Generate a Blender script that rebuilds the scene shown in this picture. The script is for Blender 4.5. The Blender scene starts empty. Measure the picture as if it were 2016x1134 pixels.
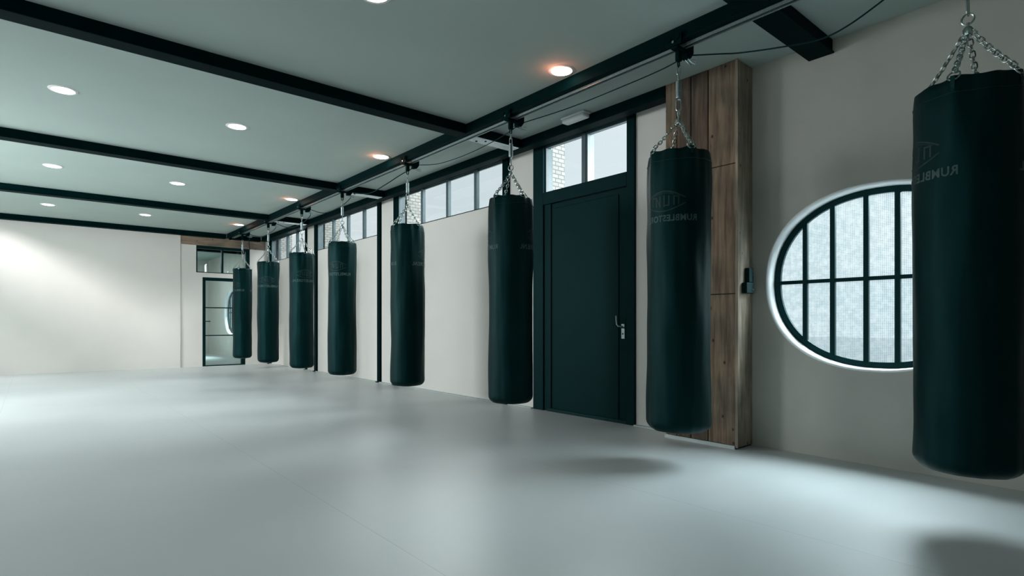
import bpy, math, random
from math import sin, cos, pi, radians, sqrt, atan2
from mathutils import Vector, Matrix, noise

SC = bpy.context.scene
COL = SC.collection

# ------------------------------------------------------------------ camera
F_PX = 1111.0
YAW = math.atan2(944.0, 1111.0)          # camera looks this far right of +Y
cd = bpy.data.cameras.new('camera')
cam = bpy.data.objects.new('camera', cd)
COL.objects.link(cam)
cam.location = (0, 0, 1.0)
cam.rotation_euler = (pi / 2, 0, -YAW)
cd.sensor_fit = 'HORIZONTAL'
cd.sensor_width = 36.0
cd.lens = 36.0 * F_PX / 2016.0
cd.shift_y = (636.5 - 567.0) / 2016.0
cd.clip_start = 0.05
cd.clip_end = 200
SC.camera = cam

# ------------------------------------------------------------------ view + world
vs = SC.view_settings
vs.view_transform = 'Standard'
vs.look = 'None'
vs.gamma = 1.0
vs.use_curve_mapping = False
vs.exposure = 0.0
SC.cycles.use_denoising = True
SC.cycles.max_bounces = 10
SC.cycles.diffuse_bounces = 6
SC.cycles.glossy_bounces = 4
SC.cycles.transmission_bounces = 6
SC.cycles.transparent_max_bounces = 10
SC.cycles.sample_clamp_indirect = 6.0
SC.cycles.caustics_reflective = False
SC.cycles.caustics_refractive = False

w = bpy.data.worlds.new('overcast_sky')
SC.world = w
w.use_nodes = True
nt = w.node_tree
nt.nodes.clear()
bg = nt.nodes.new('ShaderNodeBackground')
wo = nt.nodes.new('ShaderNodeOutputWorld')
tc = nt.nodes.new('ShaderNodeTexCoord')
mp = nt.nodes.new('ShaderNodeMapping')
mp.inputs['Scale'].default_value = (1.5, 1.5, 4.0)
nz = nt.nodes.new('ShaderNodeTexNoise')
nz.inputs['Scale'].default_value = 1.6
nz.inputs['Detail'].default_value = 3
cr = nt.nodes.new('ShaderNodeValToRGB')
cr.color_ramp.elements[0].position = 0.35
cr.color_ramp.elements[0].color = (0.74, 0.84, 0.87, 1)
cr.color_ramp.elements[1].position = 0.65
cr.color_ramp.elements[1].color = (0.88, 0.93, 0.94, 1)
nt.links.new(tc.outputs['Generated'], mp.inputs['Vector'])
nt.links.new(mp.outputs['Vector'], nz.inputs['Vector'])
nt.links.new(nz.outputs['Fac'], cr.inputs['Fac'])
nt.links.new(cr.outputs['Color'], bg.inputs['Color'])
nt.links.new(bg.outputs['Background'], wo.inputs['Surface'])
bg.inputs['Strength'].default_value = 1.1


def area(name, loc, target, sx, sy, power, col=(0.92, 1.0, 1.0), spread=180):
    l = bpy.data.lights.new(name, 'AREA')
    l.shape = 'RECTANGLE'
    l.size = sx
    l.size_y = sy
    l.energy = power
    l.color = col
    l.spread = radians(spread)
    o = bpy.data.objects.new(name, l)
    o.location = loc
    d = Vector(target) - Vector(loc)
    o.rotation_euler = d.to_track_quat('-Z', 'Y').to_euler()
    COL.objects.link(o)
    return o


# daylight falling through the window openings (lamps outside the walls, except the back room fill)
XL, YB = -2.6, -3.0            # unseen left wall and back wall
for i, yc in enumerate((1.6, 5.2, 8.8, 12.2)):
    area('left_window_daylight', (XL - 0.55, yc, 2.1), (1.2, yc, 0.6), 2.4, 1.8,
         (17, 32, 270, 75)[i], (0.93, 0.99, 1.0))
area('rooflight_daylight', (-4.6, 12.35, 4.9), (-1.6, 13.4, 3.1), 1.1, 1.1, 75, (1.0, 0.99, 0.97), 60)
for yc, p in ((6.8, 420), (10.15, 380), (13.3, 250)):
    area('clerestory_daylight', (6.7, yc + 1.1, 4.9), (4.5, yc, 2.77), 2.0, 1.2, p, (0.95, 1.0, 1.0))
area('transom_daylight', (6.5, 5.1, 4.8), (4.5, 4.1, 2.77), 1.3, 1.2, 420, (0.95, 1.0, 1.0))
area('round_window_daylight', (6.3, 1.0, 3.3), (4.5, 1.35, 1.3), 2.6, 2.2, 760, (0.93, 0.99, 1.0))
area('round_window_side_daylight', (5.7, -1.3, 1.9), (4.5, 1.38, 1.3), 1.4, 1.6, 160, (0.9, 1.0, 1.0))
area('second_room_daylight', (6.1, 18.2, 3.0), (4.5, 18.2, 1.3), 2.0, 1.6, 700, (0.9, 1.0, 1.0))
area('second_room_fill', (2.6, 18.2, 2.95), (2.6, 18.2, 0), 1.6, 2.4, 42, (0.9, 1.0, 0.98))  # unseen fill, added to brighten the back room

# ------------------------------------------------------------------ materials
def mat(name, base, rough=0.6, metal=0.0, spec=0.5, noise_scale=0, noise_amt=0.0, bump=0.0, bump_scale=40, coords='Object', stretch=(1, 1, 1), detail=4):
    m = bpy.data.materials.new(name)
    m.use_nodes = True
    n = m.node_tree
    p = n.nodes['Principled BSDF']
    p.inputs['Base Color'].default_value = (*base, 1)
    p.inputs['Roughness'].default_value = rough
    p.inputs['Metallic'].default_value = metal
    p.inputs['Specular IOR Level'].default_value = spec
    if max(base) < 0.03:
        p.inputs['Specular Tint'].default_value = (0.25, 0.85, 0.88, 1)
    t = n.nodes.new('ShaderNodeTexCoord')
    mpg = n.nodes.new('ShaderNodeMapping')
    mpg.inputs['Scale'].default_value = stretch
    n.links.new(t.outputs[coords], mpg.inputs['Vector'])
    if noise_amt:
        nn = n.nodes.new('ShaderNodeTexNoise')
        nn.inputs['Scale'].default_value = noise_scale
        nn.inputs['Detail'].default_value = detail
        n.links.new(mpg.outputs['Vector'], nn.inputs['Vector'])
        r = n.nodes.new('ShaderNodeValToRGB')
        r.color_ramp.elements[0].position = 0.3
        r.color_ramp.elements[1].position = 0.7
        r.color_ramp.elements[0].color = (*[c * (1 - noise_amt) for c in base], 1)
        r.color_ramp.elements[1].color = (*[min(1, c * (1 + noise_amt)) for c in base], 1)
        n.links.new(nn.outputs['Fac'], r.inputs['Fac'])
        n.links.new(r.outputs['Color'], p.inputs['Base Color'])
    if bump:
        bn = n.nodes.new('ShaderNodeTexNoise')
        bn.inputs['Scale'].default_value = bump_scale
        bn.inputs['Detail'].default_value = 5
        n.links.new(mpg.outputs['Vector'], bn.inputs['Vector'])
        b = n.nodes.new('ShaderNodeBump')
        b.inputs['Strength'].default_value = bump
        b.inputs['Distance'].default_value = 0.01
        n.links.new(bn.outputs['Fac'], b.inputs['Height'])
        n.links.new(b.outputs['Normal'], p.inputs['Normal'])
    return m


M_WALL = mat('wall_plaster', (0.715, 0.695, 0.66), 0.9, spec=0.2, noise_scale=1.2, noise_amt=0.03, bump=0.08, bump_scale=60)
M_GREYWALL = mat('grey_wall_plaster', (0.46, 0.46, 0.415), 0.9, spec=0.2, noise_scale=1.5, noise_amt=0.06, bump=0.1, bump_scale=40)
M_CEIL = mat('ceiling_plaster', (0.40, 0.48, 0.45), 0.85, spec=0.2, noise_scale=1.0, noise_amt=0.03, bump=0.04, bump_scale=30)
M_REVEAL = mat('white_reveal_paint', (0.90, 0.93, 0.94), 0.7, spec=0.3, noise_scale=3, noise_amt=0.02)
M_STEEL = mat('black_steel_paint', (0.0005, 0.0085, 0.0093), 0.6, spec=0.04, noise_scale=8, noise_amt=0.15, bump=0.05, bump_scale=30)
M_DOOR = mat('black_door_paint', (0.0005, 0.0100, 0.0112), 0.55, spec=0.15, noise_scale=3, noise_amt=0.1)
M_FRAME = mat('black_window_frame_paint', (0.0015, 0.011, 0.012), 0.4, spec=0.25, noise_scale=10, noise_amt=0.1)
M_MULL = mat('sky_lit_frame', (0.075, 0.12, 0.135), 0.35, spec=0.6, noise_scale=10, noise_amt=0.1)  # flare and sky reflection on dark frames, put into the colour
M_VINYL = mat('black_bag_vinyl', (0.0007, 0.0105, 0.0112), 0.50, spec=0.18, noise_scale=6, noise_amt=0.15, bump=0.35, bump_scale=9, stretch=(1, 1, 0.5))
M_VINYL_EDGE = mat('black_bag_webbing', (0.003, 0.013, 0.014), 0.55, spec=0.4, noise_scale=60, noise_amt=0.2, bump=0.2, bump_scale=200)
M_PRINT = mat('grey_bag_print', (0.042, 0.078, 0.080), 0.6, spec=0.3, noise_scale=30, noise_amt=0.25)
M_PRINT_FAINT = mat('faded_bag_emblem_print', (0.010, 0.030, 0.031), 0.6, spec=0.3, noise_scale=30, noise_amt=0.3)
M_CHROME = mat('bright_zinc_chain', (0.46, 0.54, 0.53), 0.28, metal=1.0, noise_scale=40, noise_amt=0.15)
M_SPRING = mat('zinc_spring', (0.40, 0.50, 0.52), 0.3, metal=0.9, noise_scale=40, noise_amt=0.1)
M_GALV = mat('galvanised_channel', (0.30, 0.38, 0.38), 0.42, metal=0.8, noise_scale=60, noise_amt=0.15)
M_CHANNEL = mat('dull_channel_web', (0.05, 0.09, 0.095), 0.5, metal=0.3, noise_scale=60, noise_amt=0.15)
M_PLATE = mat('window_lit_steel', (0.62, 0.70, 0.73), 0.45, metal=0.3, noise_scale=30, noise_amt=0.12)  # pale tone carries the window light on the beam undersides
M_RUBBER = mat('black_cable_rubber', (0.003, 0.012, 0.013), 0.6, spec=0.3, noise_scale=20, noise_amt=0.1)
M_HANDLE = mat('satin_steel_handle', (0.42, 0.52, 0.53), 0.35, metal=0.8, noise_scale=30, noise_amt=0.05)
M_WHITE = mat('white_plastic', (0.72, 0.76, 0.77), 0.5, spec=0.4, noise_scale=10, noise_amt=0.03)
M_STRIP = mat('pale_floor_edge', (0.50, 0.55, 0.55), 0.7, spec=0.3, noise_scale=8, noise_amt=0.05)
M_GROUND = mat('outside_paving', (0.74, 0.77, 0.78), 0.9, spec=0.2, noise_scale=3, noise_amt=0.15)
M_TRIM = mat('lamp_trim_white', (0.80, 0.80, 0.78), 0.5, noise_scale=10, noise_amt=0.02)


def wood_mat(name, c1, c2, axis='Z'):
    m = bpy.data.materials.new(name)
    m.use_nodes = True
    n = m.node_tree
    p = n.nodes['Principled BSDF']
    p.inputs['Roughness'].default_value = 0.75
    p.inputs['Specular IOR Level'].default_value = 0.25
    t = n.nodes.new('ShaderNodeTexCoord')
    mg = n.nodes.new('ShaderNodeMapping')
    mg.inputs['Scale'].default_value = (14, 14, 1.1) if axis == 'Z' else (1.1, 14, 14)
    n.links.new(t.outputs['Object'], mg.inputs['Vector'])
    a = n.nodes.new('ShaderNodeTexNoise')
    a.inputs['Scale'].default_value = 2.2
    a.inputs['Detail'].default_value = 8
    a.inputs['Distortion'].default_value = 0.6
    n.links.new(mg.outputs['Vector'], a.inputs['Vector'])
    r = n.nodes.new('ShaderNodeValToRGB')
    r.color_ramp.elements[0].position = 0.32
    r.color_ramp.elements[0].color = (*c1, 1)
    r.color_ramp.elements[1].position = 0.68
    r.color_ramp.elements[1].color = (*c2, 1)
    n.links.new(a.outputs['Fac'], r.inputs['Fac'])
    # large patches of wear
    b = n.nodes.new('ShaderNodeTexNoise')
    b.inputs['Scale'].default_value = 3.0
    b.inputs['Detail'].default_value = 3
    n.links.new(t.outputs['Object'], b.inputs['Vector'])
    rb = n.nodes.new('ShaderNodeValToRGB')
    rb.color_ramp.elements[0].position = 0.35
    rb.color_ramp.elements[0].color = (0.62, 0.66, 0.66, 1)
    rb.color_ramp.elements[1].position = 0.7
    rb.color_ramp.elements[1].color = (1.25, 1.15, 1.08, 1)
    n.links.new(b.outputs['Fac'], rb.inputs['Fac'])
    mx = n.nodes.new('ShaderNodeMix')
    mx.data_type = 'RGBA'
    mx.blend_type = 'MULTIPLY'
    mx.inputs['Factor'].default_value = 1
    n.links.new(r.outputs['Color'], mx.inputs[6])
    n.links.new(rb.outputs['Color'], mx.inputs[7])
    # knots and nail holes
    k = n.nodes.new('ShaderNodeTexVoronoi')
    k.inputs['Scale'].default_value = 9.0
    kg = n.nodes.new('ShaderNodeMapping')
    kg.inputs['Scale'].default_value = (1, 1, 0.75) if axis == 'Z' else (0.75, 1, 1)
    n.links.new(t.outputs['Object'], kg.inputs['Vector'])
    n.links.new(kg.outputs['Vector'], k.inputs['Vector'])
    kr = n.nodes.new('ShaderNodeValToRGB')
    kr.color_ramp.elements[0].position = 0.05
    kr.color_ramp.elements[0].color = (0.18, 0.16, 0.14, 1)
    kr.color_ramp.elements[1].position = 0.13
    kr.color_ramp.elements[1].color = (1, 1, 1, 1)
    n.links.new(k.outputs['Distance'], kr.inputs['Fac'])
    m2 = n.nodes.new('ShaderNodeMix')
    m2.data_type = 'RGBA'
    m2.blend_type = 'MULTIPLY'
    m2.inputs['Factor'].default_value = 1
    n.links.new(mx.outputs[2], m2.inputs[6])
    n.links.new(kr.outputs['Color'], m2.inputs[7])
    n.links.new(m2.outputs[2], p.inputs['Base Color'])
    bp = n.nodes.new('ShaderNodeBump')
    bp.inputs['Strength'].default_value = 0.25
    bp.inputs['Distance'].default_value = 0.004
    n.links.new(a.outputs['Fac'], bp.inputs['Height'])
    n.links.new(bp.outputs['Normal'], p.inputs['Normal'])
    return m


M_WOOD = wood_mat('reclaimed_wood_board', (0.115, 0.083, 0.058), (0.275, 0.205, 0.148))
M_WOOD_DARK = wood_mat('dark_reclaimed_wood_board', (0.066, 0.049, 0.038), (0.15, 0.110, 0.083))
M_WOOD_PALE = wood_mat('pale_reclaimed_wood_board', (0.22, 0.18, 0.14), (0.40, 0.34, 0.28))
M_WOOD_H = wood_mat('wood_lintel', (0.19, 0.15, 0.115), (0.34, 0.27, 0.21), 'X')


def floor_mat():
    m = bpy.data.materials.new('grey_sports_floor')
    m.use_nodes = True
    n = m.node_tree
    p = n.nodes['Principled BSDF']
    p.inputs['Specular IOR Level'].default_value = 0.5
    t = n.nodes.new('ShaderNodeTexCoord')
    a = n.nodes.new('ShaderNodeTexNoise')
    a.inputs['Scale'].default_value = 0.8
    a.inputs['Detail'].default_value = 5
    n.links.new(t.outputs['Object'], a.inputs['Vector'])
    r = n.nodes.new('ShaderNodeValToRGB')
    r.color_ramp.elements[0].position = 0.3
    r.color_ramp.elements[0].color = (0.54, 0.580, 0.585, 1)
    r.color_ramp.elements[1].position = 0.7
    r.color_ramp.elements[1].color = (0.60, 0.635, 0.645, 1)
    n.links.new(a.outputs['Fac'], r.inputs['Fac'])
    rr = n.nodes.new('ShaderNodeMapRange')
    rr.inputs['To Min'].default_value = 0.36
    rr.inputs['To Max'].default_value = 0.46
    n.links.new(a.outputs['Fac'], rr.inputs['Value'])
    n.links.new(rr.outputs['Result'], p.inputs['Roughness'])
    # sheet joints every 1.52 m along the room
    s = n.nodes.new('ShaderNodeSeparateXYZ')
    n.links.new(t.outputs['Object'], s.inputs['Vector'])

    def math_node(op, *vals):
        q = n.nodes.new('ShaderNodeMath')
        q.operation = op
        for i, v in enumerate(vals):
            if isinstance(v, (int, float)):
                q.inputs[i].default_value = v
            else:
                n.links.new(v, q.inputs[i])
        return q.outputs[0]
    xx = math_node('ADD', s.outputs['X'], -1.245 + 1.52 * 6 + 0.76)
    xm = math_node('MODULO', xx, 1.52)
    d = math_node('ABSOLUTE', math_node('SUBTRACT', xm, 0.76))
    line = math_node('LESS_THAN', d, 0.0022)
    mx = n.nodes.new('ShaderNodeMix')
    mx.data_type = 'RGBA'
    mx.inputs[7].default_value = (0.47, 0.50, 0.51, 1)
    n.links.new(line, mx.inputs['Factor'])
    n.links.new(r.outputs['Color'], mx.inputs[6])
    n.links.new(mx.outputs[2], p.inputs['Base Color'])
    g = n.nodes.new('ShaderNodeMapRange')
    g.inputs['From Min'].default_value = 0.0
    g.inputs['From Max'].default_value = 0.008
    n.links.new(d, g.inputs['Value'])
    fn = n.nodes.new('ShaderNodeTexNoise')
    fn.inputs['Scale'].default_value = 2.5
    fn.inputs['Detail'].default_value = 2
    n.links.new(t.outputs['Object'], fn.inputs['Vector'])
    b0 = n.nodes.new('ShaderNodeBump')
    b0.inputs['Strength'].default_value = 0.08
    b0.inputs['Distance'].default_value = 0.05
    n.links.new(fn.outputs['Fac'], b0.inputs['Height'])
    b = n.nodes.new('ShaderNodeBump')
    b.inputs['Strength'].default_value = 0.2
    b.inputs['Distance'].default_value = 0.002
    n.links.new(g.outputs['Result'], b.inputs['Height'])
    n.links.new(b0.outputs['Normal'], b.inputs['Normal'])
    n.links.new(b.outputs['Normal'], p.inputs['Normal'])
    return m


M_FLOOR = floor_mat()


def glass_mat(name, tint, rough=0.03, gloss=0.10, pattern=0.0):
    """thin pane: mostly see-through with a mirror-like share"""
    m = bpy.data.materials.new(name)
    m.use_nodes = True
    n = m.node_tree
    n.nodes.clear()
    o = n.nodes.new('ShaderNodeOutputMaterial')
    tr = n.nodes.new('ShaderNodeBsdfTransparent')
    tr.inputs['Color'].default_value = (*tint, 1)
    gl = n.nodes.new('ShaderNodeBsdfGlossy')
    gl.inputs['Roughness'].default_value = rough
    mx = n.nodes.new('ShaderNodeMixShader')
    lw = n.nodes.new('ShaderNodeLayerWeight')
    lw.inputs['Blend'].default_value = 0.25
    mr = n.nodes.new('ShaderNodeMapRange')
    mr.inputs['To Min'].default_value = gloss * 0.4
    mr.inputs['To Max'].default_value = min(1, gloss * 5)
    n.links.new(lw.outputs['Fresnel'], mr.inputs['Value'])
    n.links.new(mr.outputs['Result'], mx.inputs['Fac'])
    n.links.new(tr.outputs[0], mx.inputs[1])
    n.links.new(gl.outputs[0], mx.inputs[2])
    last = mx
    if pattern:
        # fine reeded / wired pattern: slightly denser lines in the glass
        t = n.nodes.new('ShaderNodeTexCoord')
        wv = n.nodes.new('ShaderNodeTexWave')
        wv.bands_direction = 'Y'
        wv.inputs['Scale'].default_value = 28
        n.links.new(t.outputs['Object'], wv.inputs['Vector'])
        cr = n.nodes.new('ShaderNodeValToRGB')
        cr.color_ramp.elements[0].color = (*[c * (1 - pattern) for c in tint], 1)
        cr.color_ramp.elements[1].color = (*tint, 1)
        n.links.new(wv.outputs['Fac'], cr.inputs['Fac'])
        n.links.new(cr.outputs['Color'], tr.inputs['Color'])
    n.links.new(last.outputs[0], o.inputs['Surface'])
    return m


M_GLASS = glass_mat('clear_textured_glass', (0.965, 0.98, 0.985), 0.02, 0.035, 0.04)
M_GLASS_IN = glass_mat('clear_interior_glass', (0.90, 0.96, 0.96), 0.01, 0.05)


def obscured_glass():
    m = bpy.data.materials.new('obscured_cross_reeded_glass')
    m.use_nodes = True
    n = m.node_tree
    n.nodes.clear()
    o = n.nodes.new('ShaderNodeOutputMaterial')
    t = n.nodes.new('ShaderNodeTexCoord')
    w1 = n.nodes.new('ShaderNodeTexWave')
    w1.bands_direction = 'Y'
    w1.inputs['Scale'].default_value = 26
    w2 = n.nodes.new('ShaderNodeTexWave')
    w2.bands_direction = 'Z'
    w2.inputs['Scale'].default_value = 26
    nn = n.nodes.new('ShaderNodeTexNoise')
    nn.inputs['Scale'].default_value = 30
    nn.inputs['Detail'].default_value = 3
    for q in (w1, w2, nn):
        n.links.new(t.outputs['Object'], q.inputs['Vector'])
    mul = n.nodes.new('ShaderNodeMath')
    mul.operation = 'MULTIPLY'
    n.links.new(w1.outputs['Fac'], mul.inputs[0])
    n.links.new(w2.outputs['Fac'], mul.inputs[1])
    ad = n.nodes.new('ShaderNodeMath')
    ad.operation = 'ADD'
    n.links.new(mul.outputs[0], ad.inputs[0])
    n.links.new(nn.outputs['Fac'], ad.inputs[1])
    cr = n.nodes.new('ShaderNodeValToRGB')
    cr.color_ramp.elements[0].position = 0.45
    cr.color_ramp.elements[0].color = (0.46, 0.57, 0.61, 1)
    cr.color_ramp.elements[1].position = 0.9
    cr.color_ramp.elements[1].color = (0.78, 0.86, 0.88, 1)
    n.links.new(ad.outputs[0], cr.inputs['Fac'])
    tl = n.nodes.new('ShaderNodeBsdfTranslucent')
    n.links.new(cr.outputs['Color'], tl.inputs['Color'])
    tr = n.nodes.new('ShaderNodeBsdfTransparent')
    n.links.new(cr.outputs['Color'], tr.inputs['Color'])
    mx = n.nodes.new('ShaderNodeMixShader')
    mx.inputs['Fac'].default_value = 0.975
    n.links.new(tl.outputs[0], mx.inputs[1])
    n.links.new(tr.outputs[0], mx.inputs[2])
    gl = n.nodes.new('ShaderNodeBsdfGlossy')
    gl.inputs['Roughness'].default_value = 0.3
    m2 = n.nodes.new('ShaderNodeMixShader')
    m2.inputs['Fac'].default_value = 0.04
    n.links.new(mx.outputs[0], m2.inputs[1])
    n.links.new(gl.outputs[0], m2.inputs[2])
    n.links.new(m2.outputs[0], o.inputs['Surface'])
    return m


M_OBSCURE = obscured_glass()


def brick_mat():
    m = bpy.data.materials.new('pale_brick')
    m.use_nodes = True
    n = m.node_tree
    p = n.nodes['Principled BSDF']
    p.inputs['Roughness'].default_value = 0.9
    t = n.nodes.new('ShaderNodeTexCoord')
    g = n.nodes.new('ShaderNodeMapping')
    g.inputs['Rotation'].default_value = (radians(90), 0, 0)
    n.links.new(t.outputs['Object'], g.inputs['Vector'])
    b = n.nodes.new('ShaderNodeTexBrick')
    b.inputs['Scale'].default_value = 5.0
    b.inputs['Color1'].default_value = (0.36, 0.36, 0.34, 1)
    b.inputs['Color2'].default_value = (0.30, 0.30, 0.28, 1)
    b.inputs['Mortar'].default_value = (0.15, 0.155, 0.15, 1)
    b.inputs['Mortar Size'].default_value = 0.03
    n.links.new(g.outputs['Vector'], b.inputs['Vector'])
    n.links.new(b.outputs['Color'], p.inputs['Base Color'])
    return m


M_BRICK = brick_mat()


def emit_mat(name, col, strength):
    m = bpy.data.materials.new(name)
    m.use_nodes = True
    p = m.node_tree.nodes['Principled BSDF']
    p.inputs['Base Color'].default_value = (0.9, 0.9, 0.9, 1)
    p.inputs['Emission Color'].default_value = (*col, 1)
    p.inputs['Emission Strength'].default_value = strength
    return m


M_LAMP = emit_mat('lit_lamp_lens', (1.0, 0.90, 0.80), 9.0)

# ------------------------------------------------------------------ mesh builder
class MB:
    def __init__(self):
        self.v = []
        self.f = []

    def box(self, x0, x1, y0, y1, z0, z1):
        b = len(self.v)
        self.v += [(x, y, z) for z in (z0, z1) for y in (y0, y1) for x in (x0, x1)]
        self.f += [tuple(b + i for i in q) for q in
                   ((0, 2, 3, 1), (4, 5, 7, 6), (0, 1, 5, 4), (2, 6, 7, 3), (0, 4, 6, 2), (1, 3, 7, 5))]
        return self

    def tube(self, pts, r, n=8, closed=False, caps=True):
        pts = [Vector(p) for p in pts]
        N = len(pts)
        rs = r if isinstance(r, (list, tuple)) else [r] * N
        up = None
        rings = []
        for i, p in enumerate(pts):
            if closed:
                t = pts[(i + 1) % N] - pts[i - 1]
            else:
                t = pts[min(i + 1, N - 1)] - pts[max(i - 1, 0)]
            t.normalize()
            if up is None:
                up = Vector((0, 0, 1)) if abs(t.z) < 0.9 else Vector((1, 0, 0))
            a = up - t * up.dot(t)
            if a.length < 1e-5:
                a = t.orthogonal()
            a.normalize()
            up = a
            c = t.cross(a)
            b = len(self.v)
            for k in range(n):
                an = 2 * pi * k / n
                self.v.append(tuple(p + (a * cos(an) + c * sin(an)) * rs[i]))
            rings.append(b)
        for i in range(N if closed else N - 1):
            a0, b0 = rings[i], rings[(i + 1) % N]
            for k in range(n):
                k2 = (k + 1) % n
                self.f.append((a0 + k, a0 + k2, b0 + k2, b0 + k))
        if caps and not closed:
            self.f.append(tuple(rings[0] + k for k in range(n))[::-1])
            self.f.append(tuple(rings[-1] + k for k in range(n)))
        return self

    def cyl(self, c, axis, r, h, n=24, r2=None):
        c = Vector(c)
        a = Vector(axis).normalized()
        return self.tube([c, c + a * h], [r, r if r2 is None else r2], n)

    def lathe(self, prof, n=32, cx=0, cy=0, caps=True):
        rings = []
        for r, z in prof:
            b = len(self.v)
            for k in range(n):
                an = 2 * pi * k / n
                self.v.append((cx + r * cos(an), cy + r * sin(an), z))
            rings.append(b)
        for i in range(len(rings) - 1):
            a0, b0 = rings[i], rings[i + 1]
            for k in range(n):
                k2 = (k + 1) % n
                self.f.append((a0 + k, a0 + k2, b0 + k2, b0 + k))
        if caps:
            self.f.append(tuple(rings[0] + k for k in range(n))[::-1])
            self.f.append(tuple(rings[-1] + k for k in range(n)))
        return self

    def link(self, c, along, side, L, W, r, seg=6, n=5):
        """one chain link: stadium ring"""
        c = Vector(c)
        a = Vector(along).normalized()
        s = Vector(side)
        s = (s - a * s.dot(a)).normalized()
        hl = L / 2 - W / 2
        pts = []
        for k in range(seg + 1):
            an = -pi / 2 + pi * k / seg
            pts.append(c + a * (hl + W / 2 * cos(an)) + s * (W / 2 * sin(an)))
        for k in range(seg + 1):
            an = pi / 2 + pi * k / seg
            pts.append(c + a * (-hl + W / 2 * cos(an)) + s * (W / 2 * sin(an)))
        return self.tube(pts, r, n, closed=True)

    def chain(self, p0, p1, L=0.037, W=0.023, r=0.0036, pitch=0.0285):
        p0 = Vector(p0)
        p1 = Vector(p1)
        d = p1 - p0
        N = max(1, round(d.length / pitch))
        a = d.normalized()
        s0 = a.cross(Vector((0.3, 0.2, 1))).normalized()
        s1 = a.cross(s0).normalized()
        for i in range(N):
            tt = (i + 0.5) / N
            sag = Vector((0, 0, -0.012 * sin(pi * tt)))
            sd = s0 if i % 2 else s1
            sd = sd + (s1 if i % 2 else s0) * 0.25
            self.link(p0 + d * tt + sag, a, sd, L, W, r)
        return self

    def obj(self, name, m, parent=None, smooth=False, bevel=0.0, loc=None):
        me = bpy.data.meshes.new(name)
        me.from_pydata(self.v, [], self.f)
        me.materials.append(m)
        me.validate()
        if smooth:
            me.polygons.foreach_set('use_smooth', [True] * len(me.polygons))
            try:
                me.set_sharp_from_angle(angle=radians(40))
            except Exception:
                pass
        o = bpy.data.objects.new(name, me)
        COL.objects.link(o)
        if parent:
            o.parent = parent
        if loc:
            o.location = loc
        if bevel:
            bv = o.modifiers.new('bevel', 'BEVEL')
            bv.width = bevel
            bv.segments = 2
            bv.limit_method = 'ANGLE'
        return o


def tag(o, label, cat, group=None, kind=None):
    o['label'] = label
    o['category'] = cat
    if group:
        o['group'] = group
    if kind:
        o['kind'] = kind
    return o


def empty(name, loc=(0, 0, 0)):
    o = bpy.data.objects.new(name, None)
    o.empty_display_size = 0.1
    o.location = loc
    COL.objects.link(o)
    return o


def struct(o, label, cat):
    return tag(o, label, cat, kind='structure')


# ------------------------------------------------------------------ measures
XW, XO = 4.50, 4.62            # window wall inner face, outer face
YF, YF2 = 14.60, 14.74         # far wall
ZB, ZC = 2.99, 3.095           # beam undersides, ceiling
Y2 = 21.0                      # end of the room behind the glass door
ZS = 2.505                     # foot of the clerestory glass
RX = 3.515                     # centre line of the bag rail

# ------------------------------------------------------------------ shell
struct(MB().box(XL - 0.1, XO, YB - 0.1, Y2, -0.12, 0).obj('floor', M_FLOOR), 'smooth pale grey floor with thin lengthwise joints', 'floor')
b = MB()
SKX0, SKX1, SKY0, SKY1 = -2.3, -1.05, 12.3, 14.2      # rooflight opening
b.box(XL - 0.1, XO + 0.03, YB - 0.1, SKY0, ZC, ZC + 0.10)
b.box(XL - 0.1, SKX0, SKY0, SKY1, ZC, ZC + 0.10)
b.box(SKX1, XO + 0.03, SKY0, SKY1, ZC, ZC + 0.10)
b.box(XL - 0.1, XO + 0.03, SKY1, Y2, ZC, ZC + 0.10)
struct(b.obj('ceiling', M_CEIL), 'grey green plaster ceiling between black steel beams', 'ceiling')

# left wall with four wide windows (outside the picture)
b = MB()
LW = [(0.4, 2.8), (4.0, 6.4), (7.6, 10.0), (11.0, 13.4)]
ys = YB - 0.1
for y0, y1 in LW:
    b.box(XL - 0.15, XL, ys, y0, 0, ZC)
    b.box(XL - 0.15, XL, y0, y1, 0, 0.9)
    b.box(XL - 0.15, XL, y0, y1, 2.9, ZC)
    ys = y1
b.box(XL - 0.15, XL, ys, YF, 0, ZC)
struct(b.obj('wall_left', M_WALL), 'white plaster wall with wide windows opposite the bags', 'wall')
struct(MB().box(XL, XO, YB - 0.1, YB, 0, ZC).obj('wall_back', M_GREYWALL), 'grey plaster wall closing the near end of the hall', 'wall')
# far wall: left part stands slightly proud, right part has glass door and transom
struct(MB().box(XL, 2.55, YF - 0.02, YF2, 0, ZC).obj('wall_far', M_WALL), 'large blank white end wall of the hall', 'wall')
DX0, DX1, DZ = 3.00, 3.93, 2.07
TX0, TX1, TZ0, TZ1 = 2.87, 4.03, 2.175, 2.80
b = MB()
b.box(2.55, TX0, YF, YF2, 0, ZC)
b.box(TX0, DX0, YF, YF2, 0, TZ0)
b.box(DX0, DX1, YF, YF2, DZ, TZ0)
b.box(DX1, TX1, YF, YF2, 0, TZ0)
b.box(TX1, XW, YF, YF2, 0, ZC)
b.box(TX0, TX1, YF, YF2, TZ1, ZC)
struct(b.obj('wall_far', M_WALL), 'narrow white wall around the glass door and its transom', 'wall')


def ellipse_pt(c, zc, a, b_, th, e=2.2):
    cx, sx_ = cos(th), sin(th)
    return (c + a * math.copysign(abs(cx) ** (2 / e), cx), zc + b_ * math.copysign(abs(sx_) ** (2 / e), sx_))


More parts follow.
